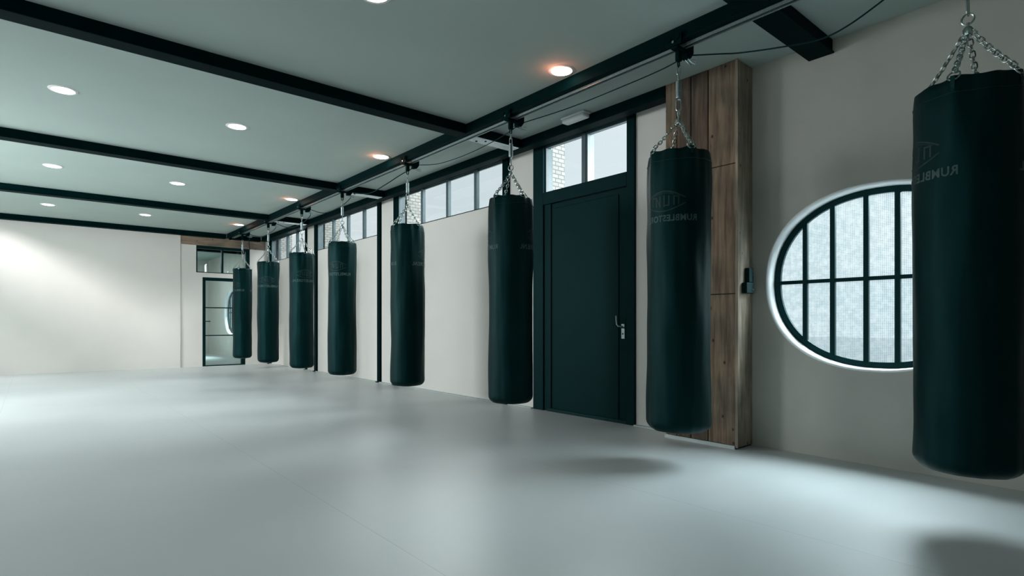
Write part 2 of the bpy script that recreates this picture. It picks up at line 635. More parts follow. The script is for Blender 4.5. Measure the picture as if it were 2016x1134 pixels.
def wall_with_oval(y0, y1, yc, zc, a, b_, name, m, label):
    """flat wall in the plane x = XW..XO with an oval hole"""
    N = 96
    mb = MB()
    for x in (XW, XO):
        base = len(mb.v)
        for k in range(N):
            th = 2 * pi * k / N + pi / 4
            y, z = ellipse_pt(yc, zc, a, b_, th)
            mb.v.append((x, y, z))
        hw0, hw1 = yc - y0, y1 - yc
        for k in range(N):
            # matching points on the outer rectangle, a quarter of them per side
            s = (k % (N // 4)) / (N // 4)
            q = k // (N // 4)
            if q == 0:
                y, z = y1 + (y0 - y1) * s, ZC
            elif q == 1:
                y, z = y0, ZC + (0 - ZC) * s
            elif q == 2:
                y, z = y0 + (y1 - y0) * s, 0
            else:
                y, z = y1, ZC * s
            mb.v.append((x, y, z))
        for k in range(N):
            k2 = (k + 1) % N
            mb.f.append((base + k, base + k2, base + N + k2, base + N + k))
    o = mb.obj(name, m)
    struct(o, label, 'wall')
    return o


OV = (1.38, 1.325, 0.75, 0.655)
wall_with_oval(YB, 2.91, *OV, 'wall_right', M_GREYWALL, 'grey plaster wall around the large round window')


def oval_window(idx, ov, label):
    yc, zc, a, b_ = ov
    t = empty('window_%d' % idx, (XW, yc, zc))
    struct(t, label, 'window')
    # white reveal
    N = 96
    mb = MB()
    for (x, k_) in ((-0.004, 1.0), (0.125, 0.985)):
        for k in range(N):
            y, z = ellipse_pt(0, 0, a * k_, b_ * k_, 2 * pi * k / N)
            mb.v.append((x, y, z))
    for k in range(N):
        k2 = (k + 1) % N
        mb.f.append((k, k2, N + k2, N + k))
    r = mb.obj('reveal', M_REVEAL, t, smooth=True)
    sd = r.modifiers.new('solid', 'SOLIDIFY')
    sd.thickness = 0.012
    sd.offset = 1
    # ring frame
    mb = MB()
    prof = [(0.985, 0.112), (0.985, 0.140), (0.925, 0.140), (0.925, 0.112)]
    for (k_, x) in prof:
        for k in range(N):
            y, z = ellipse_pt(0, 0, a * 0.985 - (0.985 - k_) * a, b_ * 0.985 - (0.985 - k_) * b_ * 1.05, 2 * pi * k / N)
            mb.v.append((x, y, z))
    for i in range(4):
        i2 = (i + 1) % 4
        for k in range(N):
            k2 = (k + 1) % N
            mb.f.append((i * N + k, i * N + k2, i2 * N + k2, i2 * N + k))
    mb.obj('window_frame', M_FRAME, t, smooth=True)
    # bars
    ai, bi = a * 0.935, b_ * 0.93
    for yb in (0.501, 0.302, 0.077, -0.119, -0.319, -0.519):
        zz = bi * (1 - min(1, abs(yb / ai)) ** 2.2) ** (1 / 2.2)
        MB().box(0.104, 0.134, yb - 0.017, yb + 0.017, -zz, zz).obj('glazing_bar', M_FRAME, t)
    MB().box(0.106, 0.132, -ai, ai, -0.014, 0.014).obj('glazing_bar', M_FRAME, t)
    # pane
    mb = MB()
    for x in (0.120, 0.124):
        for k in range(N):
            y, z = ellipse_pt(0, 0, a * 0.95, b_ * 0.95, 2 * pi * k / N)
            mb.v.append((x, y, z))
    mb.f.append(tuple(range(N)))
    mb.obj('glass_pane', M_OBSCURE, t)
    return t


oval_window(4, OV, 'large round window with black bars and obscured glass in the grey wall')

# plain infill panels of the window wall
def panel(y0, y1, z0, z1, label, m=M_WALL):
    return struct(MB().box(XW, XO, y0, y1, z0, z1).obj('wall_right', m), label, 'wall')


panel(2.91, 3.42, 0, ZC, 'narrow beige wall strip between wooden pillar and black door')
panel(4.88, 5.33, 0, ZC, 'narrow beige wall strip on the far side of the black door')
panel(5.45, 8.12, 0, ZS, 'wide beige wall panel below the nearest four-pane clerestory')
panel(8.24, 8.70, 0, ZC, 'narrow beige wall strip between first and second clerestory')
panel(8.81, 11.50, 0, ZS, 'wide beige wall panel below the middle clerestory')
panel(11.63, 12.08, 0, ZC, 'narrow beige wall strip between second and third clerestory')
panel(12.15, 14.46, 0, ZS, 'beige wall panel below the clerestory next to the end wall')


# ------------------------------------------------------------------ steel posts
def post(y0, y1, label, x0=XW - 0.035):
    r = empty('steel_post', (XW, (y0 + y1) / 2, 0))
    tag(r, label, 'post', 'slim steel posts in the window wall')
    h = (y1 - y0) / 2
    MB().box(x0 - XW, 0.10, -h, h, 0.012, ZC - 0.001).obj('shaft', M_STEEL, r, bevel=0.004)
    MB().box(x0 - XW - 0.02, 0.05, -h - 0.015, h + 0.015, 0, 0.012).obj('base_plate', M_STEEL, r)
    return r


post(5.335, 5.445, 'black steel post at the near edge of the first clerestory window')
post(8.125, 8.235, 'black steel post at the far edge of the first clerestory window')
post(8.705, 8.805, 'black steel post at the near edge of the middle clerestory window')
post(11.505, 11.625, 'black steel post at the far edge of the middle clerestory window')
post(12.085, 12.145, 'thin black steel post at the near edge of the third clerestory')
post(14.465, 14.595, 'black steel corner post beside the end wall', XW - 0.05)


# ------------------------------------------------------------------ clerestory windows
def clerestory(idx, y0, y1, mulls, label):
    t = empty('window_%d' % idx, (XW, y0, ZS))
    struct(t, label, 'window')
    t['group'] = 'clerestory windows of the bag wall'
    L = y1 - y0
    H = ZC - ZS
    f = MB()
    f.box(0.0, 0.06, 0, L, H - 0.05, H - 0.001)
    f.box(0.0, 0.06, 0, L, -0.0, 0.012)
    f.box(0.0, 0.06, 0, 0.03, 0.012, H - 0.05)
    f.obj('window_frame', M_FRAME, t)
    MB().box(-0.002, 0.11, L - 0.018, L + 0.004, 0.012, H - 0.05).obj('side_jamb', M_MULL, t)
    g = MB()
    g.box(0.028, 0.05, 0.03, L - 0.03, H - 0.068, H - 0.05)
    g.obj('upper_bead', M_MULL, t)
    edges = [0.03] + [m - y0 for m in mulls] + [L - 0.03]
    for m in mulls:
        MB().box(0.002, 0.055, m - y0 - 0.028, m - y0 + 0.028, 0.012, H - 0.05).obj('mullion', M_MULL, t, bevel=0.004)
    for i in range(len(edges) - 1):
        a0 = edges[i] + (0.028 if i else 0)
        a1 = edges[i + 1] - (0.028 if i < len(edges) - 2 else 0)
        MB().box(0.034, 0.038, a0, a1, 0.012, H - 0.05).obj('glass_pane', M_GLASS, t)
    return t


clerestory(1, 5.45, 8.12, (6.06, 6.73, 7.415), 'four-pane clerestory window nearest the black door')
clerestory(2, 8.81, 11.50, (9.405, 10.07, 10.75), 'middle four-pane clerestory window high in the bag wall')
clerestory(3, 12.15, 14.46, (12.75, 13.38, 13.98), 'four-pane clerestory window next to the end wall')

# ------------------------------------------------------------------ door unit
dr = empty('door_1', (XW, 4.15, 0))
struct(dr, 'tall black door with two-pane transom beside the wooden pillar', 'door')
f = MB()
y_ = 4.15
f.box(-0.03, 0.10, 4.71 - y_, 4.88 - y_, 0, ZC - 0.001)
f.box(-0.03, 0.10, 3.42 - y_, 3.515 - y_, 0, ZC - 0.001)
f.box(-0.03, 0.10, 3.515 - y_, 4.71 - y_, 2.36, 2.50)
f.box(-0.03, 0.10, 3.515 - y_, 4.71 - y_, 3.035, ZC - 0.001)
f.box(-0.012, 0.10, 4.60 - y_, 4.71 - y_, 0, 2.36)
f.obj('door_frame', M_DOOR, dr, bevel=0.004)
MB().box(-0.01, 0.06, 4.075 - y_, 4.135 - y_, 2.50, 3.035).obj('mullion', M_MULL, dr, bevel=0.006)
f = MB()
for a0, a1 in ((3.515, 4.075), (4.135, 4.71)):
    f.box(0.0, 0.05, a0 - y_, a1 - y_, 3.012, 3.035)
    f.box(0.0, 0.105, a1 - 0.022 - y_, a1 + 0.002 - y_, 2.50, 3.012)
f.obj('glazing_bead', M_MULL, dr)
for a0, a1 in ((3.515, 4.075), (4.135, 4.71)):
    MB().box(0.034, 0.038, a0 - y_, a1 - y_, 2.50, 3.035).obj('glass_pane', M_GLASS, dr)
lf = MB().box(0.0, 0.05, 3.52 - y_, 4.595 - y_, 0.012, 2.355).obj('door_leaf', M_DOOR, dr, bevel=0.003)
MB().box(-0.010, 0.0, 3.63 - y_, 4.56 - y_, 0.03, 2.30).obj('leaf_panel', M_DOOR, lf, bevel=0.008)
# thin weather bar at the foot with two small brush ends
MB().box(-0.03, -0.001, 3.515 - y_, 4.65 - y_, 0.001, 0.035).obj('weather_bar', M_RUBBER, dr, bevel=0.004)
hd = empty('door_handle', (0, 0, 0))
hd.parent = lf
yh = 3.575 - y_
MB().box(-0.012, 0.0, yh - 0.020, yh + 0.020, 0.845, 0.950).obj('lock_plate', M_HANDLE, hd, bevel=0.003)
MB().box(-0.014, 0.0, yh - 0.020, yh + 0.020, 0.960, 0.995).obj('handle_rose', M_HANDLE, hd, bevel=0.004)
MB().cyl((-0.016, yh, 0.895), (1, 0, 0), 0.008, 0.006, 12).obj('keyhole', M_RUBBER, hd)
MB().tube([(-0.012, yh, 0.968), (-0.045, yh + 0.005, 0.968), (-0.058, yh + 0.02, 0.972), (-0.062, yh + 0.035, 0.99),
           (-0.062, yh + 0.042, 1.03), (-0.062, yh + 0.044, 1.075)], 0.0075, 8).obj('lever', M_HANDLE, hd, smooth=True)

# ------------------------------------------------------------------ wooden pillar
pr_ = empty('wooden_pillar', (4.372, 2.58, 0))
tag(pr_, 'square pillar clad in reclaimed brown boards between black door and round window', 'pillar')


def brd(x0, x1, y0, y1, z0, z1, m, name='board'):
    return MB().box(x0 - 4.372, x1 - 4.372, y0 - 2.58, y1 - 2.58, z0, z1).obj(name, m, pr_, bevel=0.003)


ZP = ZC - 0.002
for (y0, y1, segs) in ((2.262, 2.496, ((0.03, 1.233, M_WOOD), (1.239, 2.270, M_WOOD), (2.276, ZP, M_WOOD))),
                       (2.503, 2.656, ((0.03, ZP, M_WOOD_DARK),)),
                       (2.663, 2.793, ((0.03, ZP, M_WOOD_DARK),)),
                       (2.800, 2.908, ((0.03, ZP, M_WOOD),))):
    for z0, z1, m in segs:
        brd(4.246, 4.272, y0, y1, z0, z1, m)
brd(4.253, XW - 0.001, 2.25, 2.262, 0.012, ZP, M_WOOD_PALE, 'side_board')
brd(4.240, 4.252, 2.238, 2.2615, 0.012, ZP, M_WOOD_PALE, 'corner_strip')
MB().box(4.273 - 4.372, XW - 0.002 - 4.372, 2.2625 - 2.58, 2.905 - 2.58, 0.0, ZP).obj('core', M_RUBBER, pr_)
MB().box(4.232 - 4.372, 4.246 - 4.372, 2.262 - 2.58, 2.91 - 2.58, 0, 0.028).obj('base_strip', M_STRIP, pr_)

# latch-like black device on the pillar's side
dv = empty('wall_device', (4.385, 2.25, 1.24))
tag(dv, 'small black box with two chrome screws fixed to the pillar side', 'device')
MB().box(-0.065, 0.055, -0.045, 0.0, 0, 0.085).obj('lower_housing', M_RUBBER, dv, bevel=0.006)
MB().box(-0.015, 0.055, -0.04, 0.0, 0.087, 0.205).obj('upper_housing', M_RUBBER, dv, bevel=0.006)
MB().cyl((0.03, -0.045, 0.03), (0, -1, 0), 0.007, 0.004, 12).obj('screw', M_CHROME, dv)
MB().tube([(0.045, -0.042, 0.105), (0.052, -0.048, 0.12), (0.052, -0.048, 0.14), (0.045, -0.042, 0.15)], 0.004, 6).obj('latch_hook', M_CHROME, dv)

# ------------------------------------------------------------------ steel beams
BG = 'black steel crossbeams under the ceiling'


def ibeam(x0, x1, y0, y1, along, name, label, group, z0=ZB):
    """I-section under the ceiling; flanges and web are the parts"""
    r = empty(name, ((x0 + x1) / 2, (y0 + y1) / 2, z0))
    tag(r, label, 'beam', group)
    cx, cy = (x0 + x1) / 2, (y0 + y1) / 2
    X0, X1, Y0, Y1 = x0 - cx, x1 - cx, y0 - cy, y1 - cy
    H = ZC - z0 - 0.0005
    MB().box(X0, X1, Y0, Y1, 0, 0.014).obj('lower_flange', M_STEEL, r, bevel=0.003)
    if along == 'x':
        MB().box(X0, X1, Y0 + 0.012, Y1 - 0.012, 0.014, H).obj('web', M_STEEL, r)
    else:
        MB().box(X0 + 0.008, X1 - 0.008, Y0, Y1, 0.014, H).obj('web', M_STEEL, r)
    return r


XE0, XE1 = 4.238, 4.36
CB = [(1.63, 1.81, 'ending at the grey wall'), (4.82, 4.98, 'meeting the wall beside the black door'),
      (8.10, 8.26, 'between first and second clerestory windows'), (11.31, 11.47, 'between second and third clerestory windows'),
      (14.42, 14.578, 'against the white end wall')]
for i, (y0, y1, d_) in enumerate(CB):
    ibeam(XL, 3.464, y0, y1, 'x', 'steel_crossbeam', 'long black crossbeam over the open floor, ' + d_, BG)
    xe = XW if i == 0 else XE0 - 0.001
    s_ = ibeam(3.567, xe, y0, y1, 'x', 'steel_crossbeam', 'short black beam from bag rail to wall, ' + d_, 'short steel beams between rail and window wall')
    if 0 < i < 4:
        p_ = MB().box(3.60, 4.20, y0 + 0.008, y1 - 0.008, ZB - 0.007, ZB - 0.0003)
        o = p_.obj('lit_underside', M_PLATE)  # added sheet, paints window light on the lower flange
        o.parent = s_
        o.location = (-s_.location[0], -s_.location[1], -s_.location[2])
        o['label'] = 'pale plate added for window light under the beam'
        for hx, hy in ((3.68, 0.11), (3.76, 0.05)):
            q_ = MB().cyl((hx, y0 + hy, ZB - 0.0135), (0, 0, 1), 0.012, 0.007, 12).obj('bolt', M_STEEL)
            q_.parent = s_
            q_.location = (-s_.location[0], -s_.location[1], -s_.location[2])
ibeam(3.465, 3.566, YB, 14.40, 'y', 'steel_beam', 'long black steel beam carrying the punching bags', None)
ibeam(XE0, XE1, 2.912, 14.41, 'y', 'steel_beam', 'long black steel edge beam above door and clerestory windows', None)

# slotted channel under the bag beam
ch = empty('slotted_channel', (3.545, 5.6, ZB - 0.002))
tag(ch, 'slotted galvanised channel under the right edge of the bag beam', 'rail')
c_ = MB()
c_.box(-0.023, 0.021, -8.6, 8.55, -0.003, 0.0)
c_.obj('channel_web', M_CHANNEL, ch)
for sx in (-1, 1):
    c_ = MB()
    x_ = 0.020 * sx
    c_.box(x_ - 0.003, x_ + 0.003, -8.6, 8.55, -0.022, -0.003)
    c_.obj('channel_lip', M_GALV, ch)
# serrated edge of the lip: small teeth
c_ = MB()
k = 0
yy = -5.0
while yy < 4.6:
    c_.box(0.0235, 0.0275, yy, yy + 0.016, -0.020, -0.008)
    yy += 0.036
t_ = c_.obj('lip_teeth', M_GALV, ch)
t_['kind'] = 'stuff'
MB().cyl((-0.055, 8.55, -0.03), (0, 1, 0), 0.03, 0.05, 16).obj('end_stop', M_STEEL, ch, smooth=True)
MB().box(-0.05, 0.03, 8.56, 8.60, -0.035, 0.0).obj('end_bracket', M_STEEL, ch)

# ------------------------------------------------------------------ wooden lintel, glass door, transom at the end wall
tag(MB().box(2.56, 4.38, YF - 0.018, YF - 0.0005, 2.80, ZB + 0.06).obj('wooden_lintel', M_WOOD_H, bevel=0.003),
    'brown timber lintel above the glass door at the end wall', 'lintel')

gd = empty('door_2', (DX0, YF + 0.03, 0))
struct(gd, 'black framed glass door in the end wall behind the last bag', 'door')
W_ = DX1 - DX0
f = MB()
f.box(0, 0.065, -0.03, 0.05, 0, DZ).box(W_ - 0.09, W_, -0.03, 0.05, 0, DZ).box(0.065, W_ - 0.09, -0.03, 0.05, DZ - 0.075, DZ)
f.box(0.065, W_ - 0.09, -0.03, 0.05, 0, 0.022)
f.obj('door_frame', M_FRAME, gd, bevel=0.003)
for zz in (0.715, 1.365):
    MB().box(0.065, W_ - 0.09, -0.015, 0.03, zz - 0.012, zz + 0.012).obj('glazing_bar', M_FRAME, gd)
for z0, z1 in ((0.022, 0.703), (0.727, 1.353), (1.377, DZ - 0.075)):
    MB().box(0.065, W_ - 0.09, 0.004, 0.010, z0, z1).obj('glass_pane', M_GLASS_IN, gd)
MB().tube([(0.045, -0.03, 1.045), (0.045, -0.07, 1.045), (0.06, -0.08, 1.045), (0.155, -0.08, 1.045)], 0.010, 8).obj('door_handle', M_FRAME, gd, smooth=True)

tw = empty('window_5', (TX0, YF + 0.03, TZ0))
struct(tw, 'black framed two-pane transom window above the glass door', 'window')
W_ = TX1 - TX0
H_ = TZ1 - TZ0
f = MB()
f.box(0, 0.025, -0.03, 0.05, 0, H_).box(W_ - 0.09, W_, -0.03, 0.05, 0, H_).box(0.025, W_ - 0.09, -0.03, 0.05, H_ - 0.07, H_).box(0.025, W_ - 0.09, -0.03, 0.05, 0, 0.018)
f.obj('window_frame', M_FRAME, tw, bevel=0.002)
MB().box(0.535, 0.575, -0.025, 0.05, 0.018, H_ - 0.07).obj('mullion', M_FRAME, tw)
for a0, a1 in ((0.025, 0.535), (0.575, W_ - 0.09)):
    MB().box(a0, a1, 0.004, 0.010, 0.018, H_ - 0.07).obj('glass_pane', M_GLASS_IN, tw)

# room behind the glass door
OV2 = (18.25, 1.325, 0.75, 0.655)
wall_with_oval(YF2, Y2, *OV2, 'wall_right', M_WALL, 'pale wall of the back room around its round window')
oval_window(6, OV2, 'round window of the back room seen through the glass door')
struct(MB().box(1.2, XO, Y2, Y2 + 0.1, 0, ZC).obj('wall_far', M_WALL), 'pale end wall of the room behind the glass door', 'wall')
struct(MB().box(1.1, 1.2, YF2, Y2, 0, ZC).obj('wall_left', M_WALL), 'pale side wall of the room behind the glass door', 'wall')
bb = MB().box(-1.6, 1.6, 0, 0.16, 0, 0.19).obj('steel_crossbeam', M_STEEL, loc=(2.85, 16.6, ZC - 0.1905))
tag(bb, 'dark beam of the back room seen through the transom', 'beam')

# floor edge strip along the window wall
struct(MB().box(XW - 0.055, XW - 0.0005, 4.89, 14.45, 0.0002, 0.012).obj('baseboard_right', M_STRIP, bevel=0.002), 'thin pale edging strip at the foot of the window wall', 'baseboard')
struct(MB().box(XW - 0.05, XW - 0.0005, 2.915, 3.415, 0.0002, 0.012).obj('baseboard_right', M_STRIP), 'short pale edging strip between pillar and black door', 'baseboard')

# ------------------------------------------------------------------ outside
struct(MB().box(XO + 0.1, 110, -80, 90, -1.7, -1.5).obj('ground', M_GROUND), 'grey paving outside the windows', 'ground')
for (y0, y1, d_) in ((4.84, 5.42, 'behind the transom of the black door'), (8.10, 8.78, 'behind the far pane of the first clerestory'),
                     (11.48, 12.12, 'behind the far pane of the middle clerestory'), (14.36, 15.0, 'behind the far pane of the third clerestory')):
    o = MB().box(-0.16, 0.16, -(y1 - y0) / 2, (y1 - y0) / 2, 0, 5.05).obj('brick_pier', M_BRICK, loc=(4.80, (y0 + y1) / 2, -1.5))
    tag(o, 'pale brick pier outside, ' + d_, 'pier', 'brick piers outside the windows')

# ------------------------------------------------------------------ ceiling lights
LG = 'round ceiling downlights'
rows = {3.30: 'between first and second crossbeams', 6.47: 'between second and third crossbeams',
        9.68: 'between third and fourth crossbeams', 12.88: 'between fourth crossbeam and end wall'}
cols = {0.21: 'in outermost row', 1.66: 'in middle row', 3.345: 'touching the bag beam'}


def downlight():
    r = empty('ceiling_downlight', (0, 0, ZC))
    MB().lathe([(0.086, -0.001), (0.086, -0.006), (0.108, -0.004), (0.112, -0.0005), (0.086, -0.0005)], 40, caps=False).obj('trim_ring', M_TRIM, r, smooth=True)
    MB().lathe([(0.001, -0.014), (0.05, -0.012), (0.085, -0.005), (0.085, -0.002)], 40).obj('lamp_lens', M_LAMP, r, smooth=True)
    return r


def copy_tree(o, parent=None):
    c = o.copy()
    COL.objects.link(c)
    c.parent = parent
    for chd in list(o.children):
        copy_tree(chd, c)
    return c


proto = downlight()
first = True
for yy, rd in rows.items():
    for xx, cdsc in cols.items():
        if yy < 4 and xx < 1:
            continue
        o = proto if first else copy_tree(proto)
        first = False
        o.location = (xx, yy, ZC)
        tag(o, 'round warm downlight %s, %s' % (cdsc, rd), 'ceiling light', LG)
        if xx > 3:
            # the lamps beside the beam throw a warm glow on ceiling and beam
            l = bpy.data.lights.new('downlight_glow', 'POINT')
            l.energy = 1.0
            l.specular_factor = 0.0
            l.color = (1.0, 0.30, 0.16)
            l.shadow_soft_size = 0.02
            lo = bpy.data.objects.new('downlight_glow', l)
            lo.location = (xx - 0.06, yy, ZC - 0.05)
            COL.objects.link(lo)

# emergency light
el = empty('emergency_light', (4.165, 3.915, ZC))
tag(el, 'white box-shaped emergency light on the ceiling above the black door', 'emergency light')
MB().box(-0.055, 0.055, -0.16, 0.16, -0.02, -0.0005).obj('housing', M_WHITE, el, bevel=0.006)
MB().box(-0.048, 0.048, -0.15, 0.15, -0.06, -0.0205).obj('diffuser', M_WHITE, el, bevel=0.014)

# ------------------------------------------------------------------ punching bags
ZT, ZBOT = 2.205, 0.245        # rim and foot of every bag
BAG_LEN = ZT - ZBOT
SW = 2.44                      # swivel height


def text_mesh(body, size):
    cu = bpy.data.curves.new('lettering', 'FONT')
    cu.body = body
    cu.size = size
    cu.resolution_u = 3
    cu.offset = 0.0016
    cu.space_character = 1.08
    cu.align_x = 'CENTER'
    tmp = bpy.data.objects.new('lettering_source', cu)
    COL.objects.link(tmp)
    dg = bpy.context.evaluated_depsgraph_get()
    me = bpy.data.meshes.new_from_object(tmp.evaluated_get(dg))
    bpy.data.objects.remove(tmp)
    vv = [tuple(v.co) for v in me.vertices]
    ff = [tuple(p.vertices) for p in me.polygons]
    bpy.data.meshes.remove(me)
    return vv, ff


TV, TF = text_mesh('RUMBLESTORE.NL', 0.060)
tw_ = max(v[0] for v in TV) - min(v[0] for v in TV)
KX = 0.46 / tw_


def emblem_shapes():
    """flat shapes (x, y) of the faded emblem: two long arcs and a row of tall block strokes"""
    quads = []

    def strip(pts, wd):
        for i in range(len(pts) - 1):
            (x0, y0), (x1, y1) = pts[i], pts[i + 1]
            dx, dy = x1 - x0, y1 - y0
            L = sqrt(dx * dx + dy * dy) or 1
            nx, ny = -dy / L * wd / 2, dx / L * wd / 2
            quads.append([(x0 + nx, y0 + ny), (x0 - nx, y0 - ny), (x1 - nx, y1 - ny), (x1 + nx, y1 + ny)])
    N = 20
    strip([(-0.15 + 0.30 * i / N, 0.018 + 0.050 * sin(pi * i / N)) for i in range(N + 1)], 0.007)
    strip([(-0.15 + 0.30 * i / N, -0.018 - 0.050 * sin(pi * i / N)) for i in range(N + 1)], 0.007)
    strip([(-0.12 + 0.24 * i / N, 0.026 + 0.030 * sin(pi * i / N)) for i in range(N + 1)], 0.003)
    for x in (-0.105, -0.075, -0.04, -0.008, 0.024, 0.056, 0.088):
        h = 0.040 - abs(x) * 0.12
        strip([(x, -h), (x, h)], 0.009)
    strip([(-0.105, 0.026), (-0.075, 0.026)], 0.008)
    strip([(-0.04, -0.030), (-0.008, -0.030)], 0.008)
    strip([(0.056, 0.030), (0.088, 0.030)], 0.008)
    strip([(0.024, -0.034), (0.056, 0.034)], 0.007)
    return quads


EMB = emblem_shapes()


def make_bag(idx, y, R, alpha, label, seed, x=RX, foot=ZBOT, L=BAG_LEN, angs=None):
    rnd = random.Random(seed)
    ZBOT = foot
    r = empty('punching_bag', (x, y, ZBOT))
    tag(r, label, 'punching bag', 'row of black punching bags hanging from the beam')
    ph = rnd.uniform(0, 10)
    side_seed = rnd.uniform(0, 9)
    bx, by = rnd.uniform(-0.004, 0.004), rnd.uniform(-0.004, 0.004)
    rim_ang = [rnd.uniform(-0.12, 0.12) + pi / 4 + pi / 2 * k + idx * 0.21 for k in range(4)]

    if angs:
        rim_ang = [atan2(-y, -x) + radians(q) for q in angs]

    def rad(th, z):
        u = z / L
        # rounded foot
        rr = R * (1.0 - 0.018 * sin(pi * u) + 0.012 * sin(2.2 * pi * u + ph))
        if z < 0.07:
            q = 1 - z / 0.07
            rr *= 1 - 0.20 * q ** 2.6
        # slight narrowing at the laced top
        if u > 0.93:
            q = (u - 0.93) / 0.07
            rr *= 1 - 0.055 * q ** 1.8
        # wrinkles
        nv = noise.noise(Vector((cos(th) * 2.2 + ph, sin(th) * 2.2, z * 2.6)))
        nw = noise.noise(Vector((cos(th) * 5 + ph, sin(th) * 5 + 3, z * 1.3)))
        rr += 0.0075 * nv + 0.0035 * nw + 0.003 * noise.noise(Vector((ph, side_seed, z * 4.0)))
        # pulled folds under the chain tabs
        top = max(0, (u - 0.80) / 0.20)
        for a in rim_ang:
            d = (th - a + pi) % (2 * pi) - pi
            rr += 0.012 * top * math.exp(-(d / 0.13) ** 2) - 0.011 * top * math.exp(-((abs(d) - 0.32) / 0.14) ** 2)
        return rr

    def topz(th):
        zz = L - 0.016
        for a in rim_ang:
            d = (th - a + pi) % (2 * pi) - pi
            zz += 0.007 * math.exp(-(d / 0.22) ** 2)
        return zz + 0.003 * sin(9 * th + ph)

    N, Z = 96, 72
    m = MB()
    for j in range(Z + 1):
        s = j / Z
        for k in range(N):
            th = 2 * pi * k / N
            if s < 0.12:
                z = 0.085 * (s / 0.12) ** 1.8
            else:
                z = 0.085 + (topz(th) - 0.085) * (s - 0.12) / 0.88
            q = rad(th, z)
            m.v.append((q * cos(th) + bx * sin(z * 2), q * sin(th) + by * sin(z * 2), z))
    for j in range(Z):
        for k in range(N):
            k2 = (k + 1) % N
            m.f.append((j * N + k, j * N + k2, (j + 1) * N + k2, (j + 1) * N + k))
    # foot: shallow dish, closed
    c0 = len(m.v)
    for (fr, fz) in ((0.86, -0.004), (0.45, -0.014)):
        for k in range(N):
            th = 2 * pi * k / N
            q = rad(th, 0) * fr
            m.v.append((q * cos(th), q * sin(th), fz))
    m.v.append((0, 0, -0.016))
    for k in range(N):
        k2 = (k + 1) % N
        m.f.append((k2, k, c0 + k, c0 + k2))
        m.f.append((c0 + k2, c0 + k, c0 + N + k, c0 + N + k2))
        m.f.append((c0 + N + k2, c0 + N + k, c0 + 2 * N))
    # top: rim folds inward then closes as a sunken lid
    tb = Z * N
    c1 = len(m.v)
    for (fr, dz) in ((0.97, 0.006), (0.92, 0.0), (0.90, -0.03), (0.4, -0.035)):
        for k in range(N):
            th = 2 * pi * k / N
            z = topz(th)
            q = rad(th, z) * fr
            m.v.append((q * cos(th), q * sin(th), z + dz))
    m.v.append((0, 0, L - 0.05))
    for k in range(N):
        k2 = (k + 1) % N
        m.f.append((tb + k, tb + k2, c1 + k2, c1 + k))
        for q in range(3):
            m.f.append((c1 + q * N + k, c1 + q * N + k2, c1 + (q + 1) * N + k2, c1 + (q + 1) * N + k))
        m.f.append((c1 + 3 * N + k, c1 + 3 * N + k2, c1 + 4 * N))
    body = m.obj('bag_body', M_VINYL, r, smooth=True)
    # seam bands round the body
    for zz in (L - 0.085,):
        s_ = MB()
        pts = []
        for k in range(64):
            th = 2 * pi * k / 64
            q = rad(th, zz) + 0.0003
            pts.append((q * cos(th) + bx * sin(zz * 2), q * sin(th) + by * sin(zz * 2), zz + 0.004 * sin(3 * th)))
        s_.tube(pts, 0.0028, 6, closed=True)
        s_.obj('seam', M_VINYL_EDGE, body, smooth=True)

    # prints wrapped round the body (two sides)
    phc = atan2(-y, -x)
    zt = 1.72 - ZBOT

    def wrap(px, pz, thc, lift=0.0016):
        th = thc - px / R
        q = rad(th, pz) + lift
        return (q * cos(th) + bx * sin(pz * 2), q * sin(th) + by * sin(pz * 2), pz)
    for side in (0, 1):
        thc = phc + radians(alpha) + side * pi
        tm = MB()
        for v in TV:
            tm.v.append(wrap(v[0] * KX, zt - 0.022 + v[1], thc))
        tm.f = list(TF)
        tm.obj('shop_lettering', M_PRINT, body)
        em = MB()
        for qd in EMB:
            b0 = len(em.v)
            for (px, pz) in qd:
                em.v.append(wrap(px, zt + 0.115 + pz, thc, 0.0013))
            em.f.append((b0, b0 + 1, b0 + 2, b0 + 3))
        em.obj('emblem', M_PRINT_FAINT, body)

    # tabs, rings and chains
    zsw = SW - ZBOT
    for k, a in enumerate(rim_ang):
        zz = topz(a)
        q = rad(a, zz)
        dx, dy = cos(a), sin(a)
        tx, ty = -sin(a), cos(a)
        # fabric tab folded over the rim: tapered strap
        t_ = MB()
        for (off, z_, wd) in ((0.0, zz - 0.07, 0.006), (0.0005, zz - 0.035, 0.008), (0.0005, zz + 0.001, 0.010), (-0.022, zz + 0.002, 0.010), (-0.024, zz - 0.02, 0.013)):
            rr = rad(a, min(z_, zz)) + off
            for sgn in (-1, 1):
                for th_ in (0, 0.004):
                    ro = rr + (th_ if off > 0 else -th_)
                    t_.v.append((dx * ro + tx * wd * sgn, dy * ro + ty * wd * sgn, z_ + (th_ if off < 0 or z_ > zz else 0)))
        for j in range(4):
            b0 = j * 4
            t_.f += [(b0, b0 + 2, b0 + 6, b0 + 4), (b0 + 1, b0 + 5, b0 + 7, b0 + 3), (b0, b0 + 4, b0 + 5, b0 + 1), (b0 + 2, b0 + 3, b0 + 7, b0 + 6)]
        t_.f += [(0, 1, 3, 2), (16, 18, 19, 17)]
        t_.obj('chain_tab', M_VINYL_EDGE, r, smooth=True)
        # ring through the tab
        cr_ = Vector((dx * (q - 0.012), dy * (q - 0.012), zz + 0.008))
        MB().link(cr_, (dx * -0.5, dy * -0.5, 0.8), (tx, ty, 0), 0.056, 0.048, 0.0042, 8, 6).obj('ring', M_CHROME, r, smooth=True)
        p0 = cr_ + Vector((-dx * 0.010, -dy * 0.010, 0.022))
        p1 = Vector((dx * 0.016, dy * 0.016, zsw - 0.006))
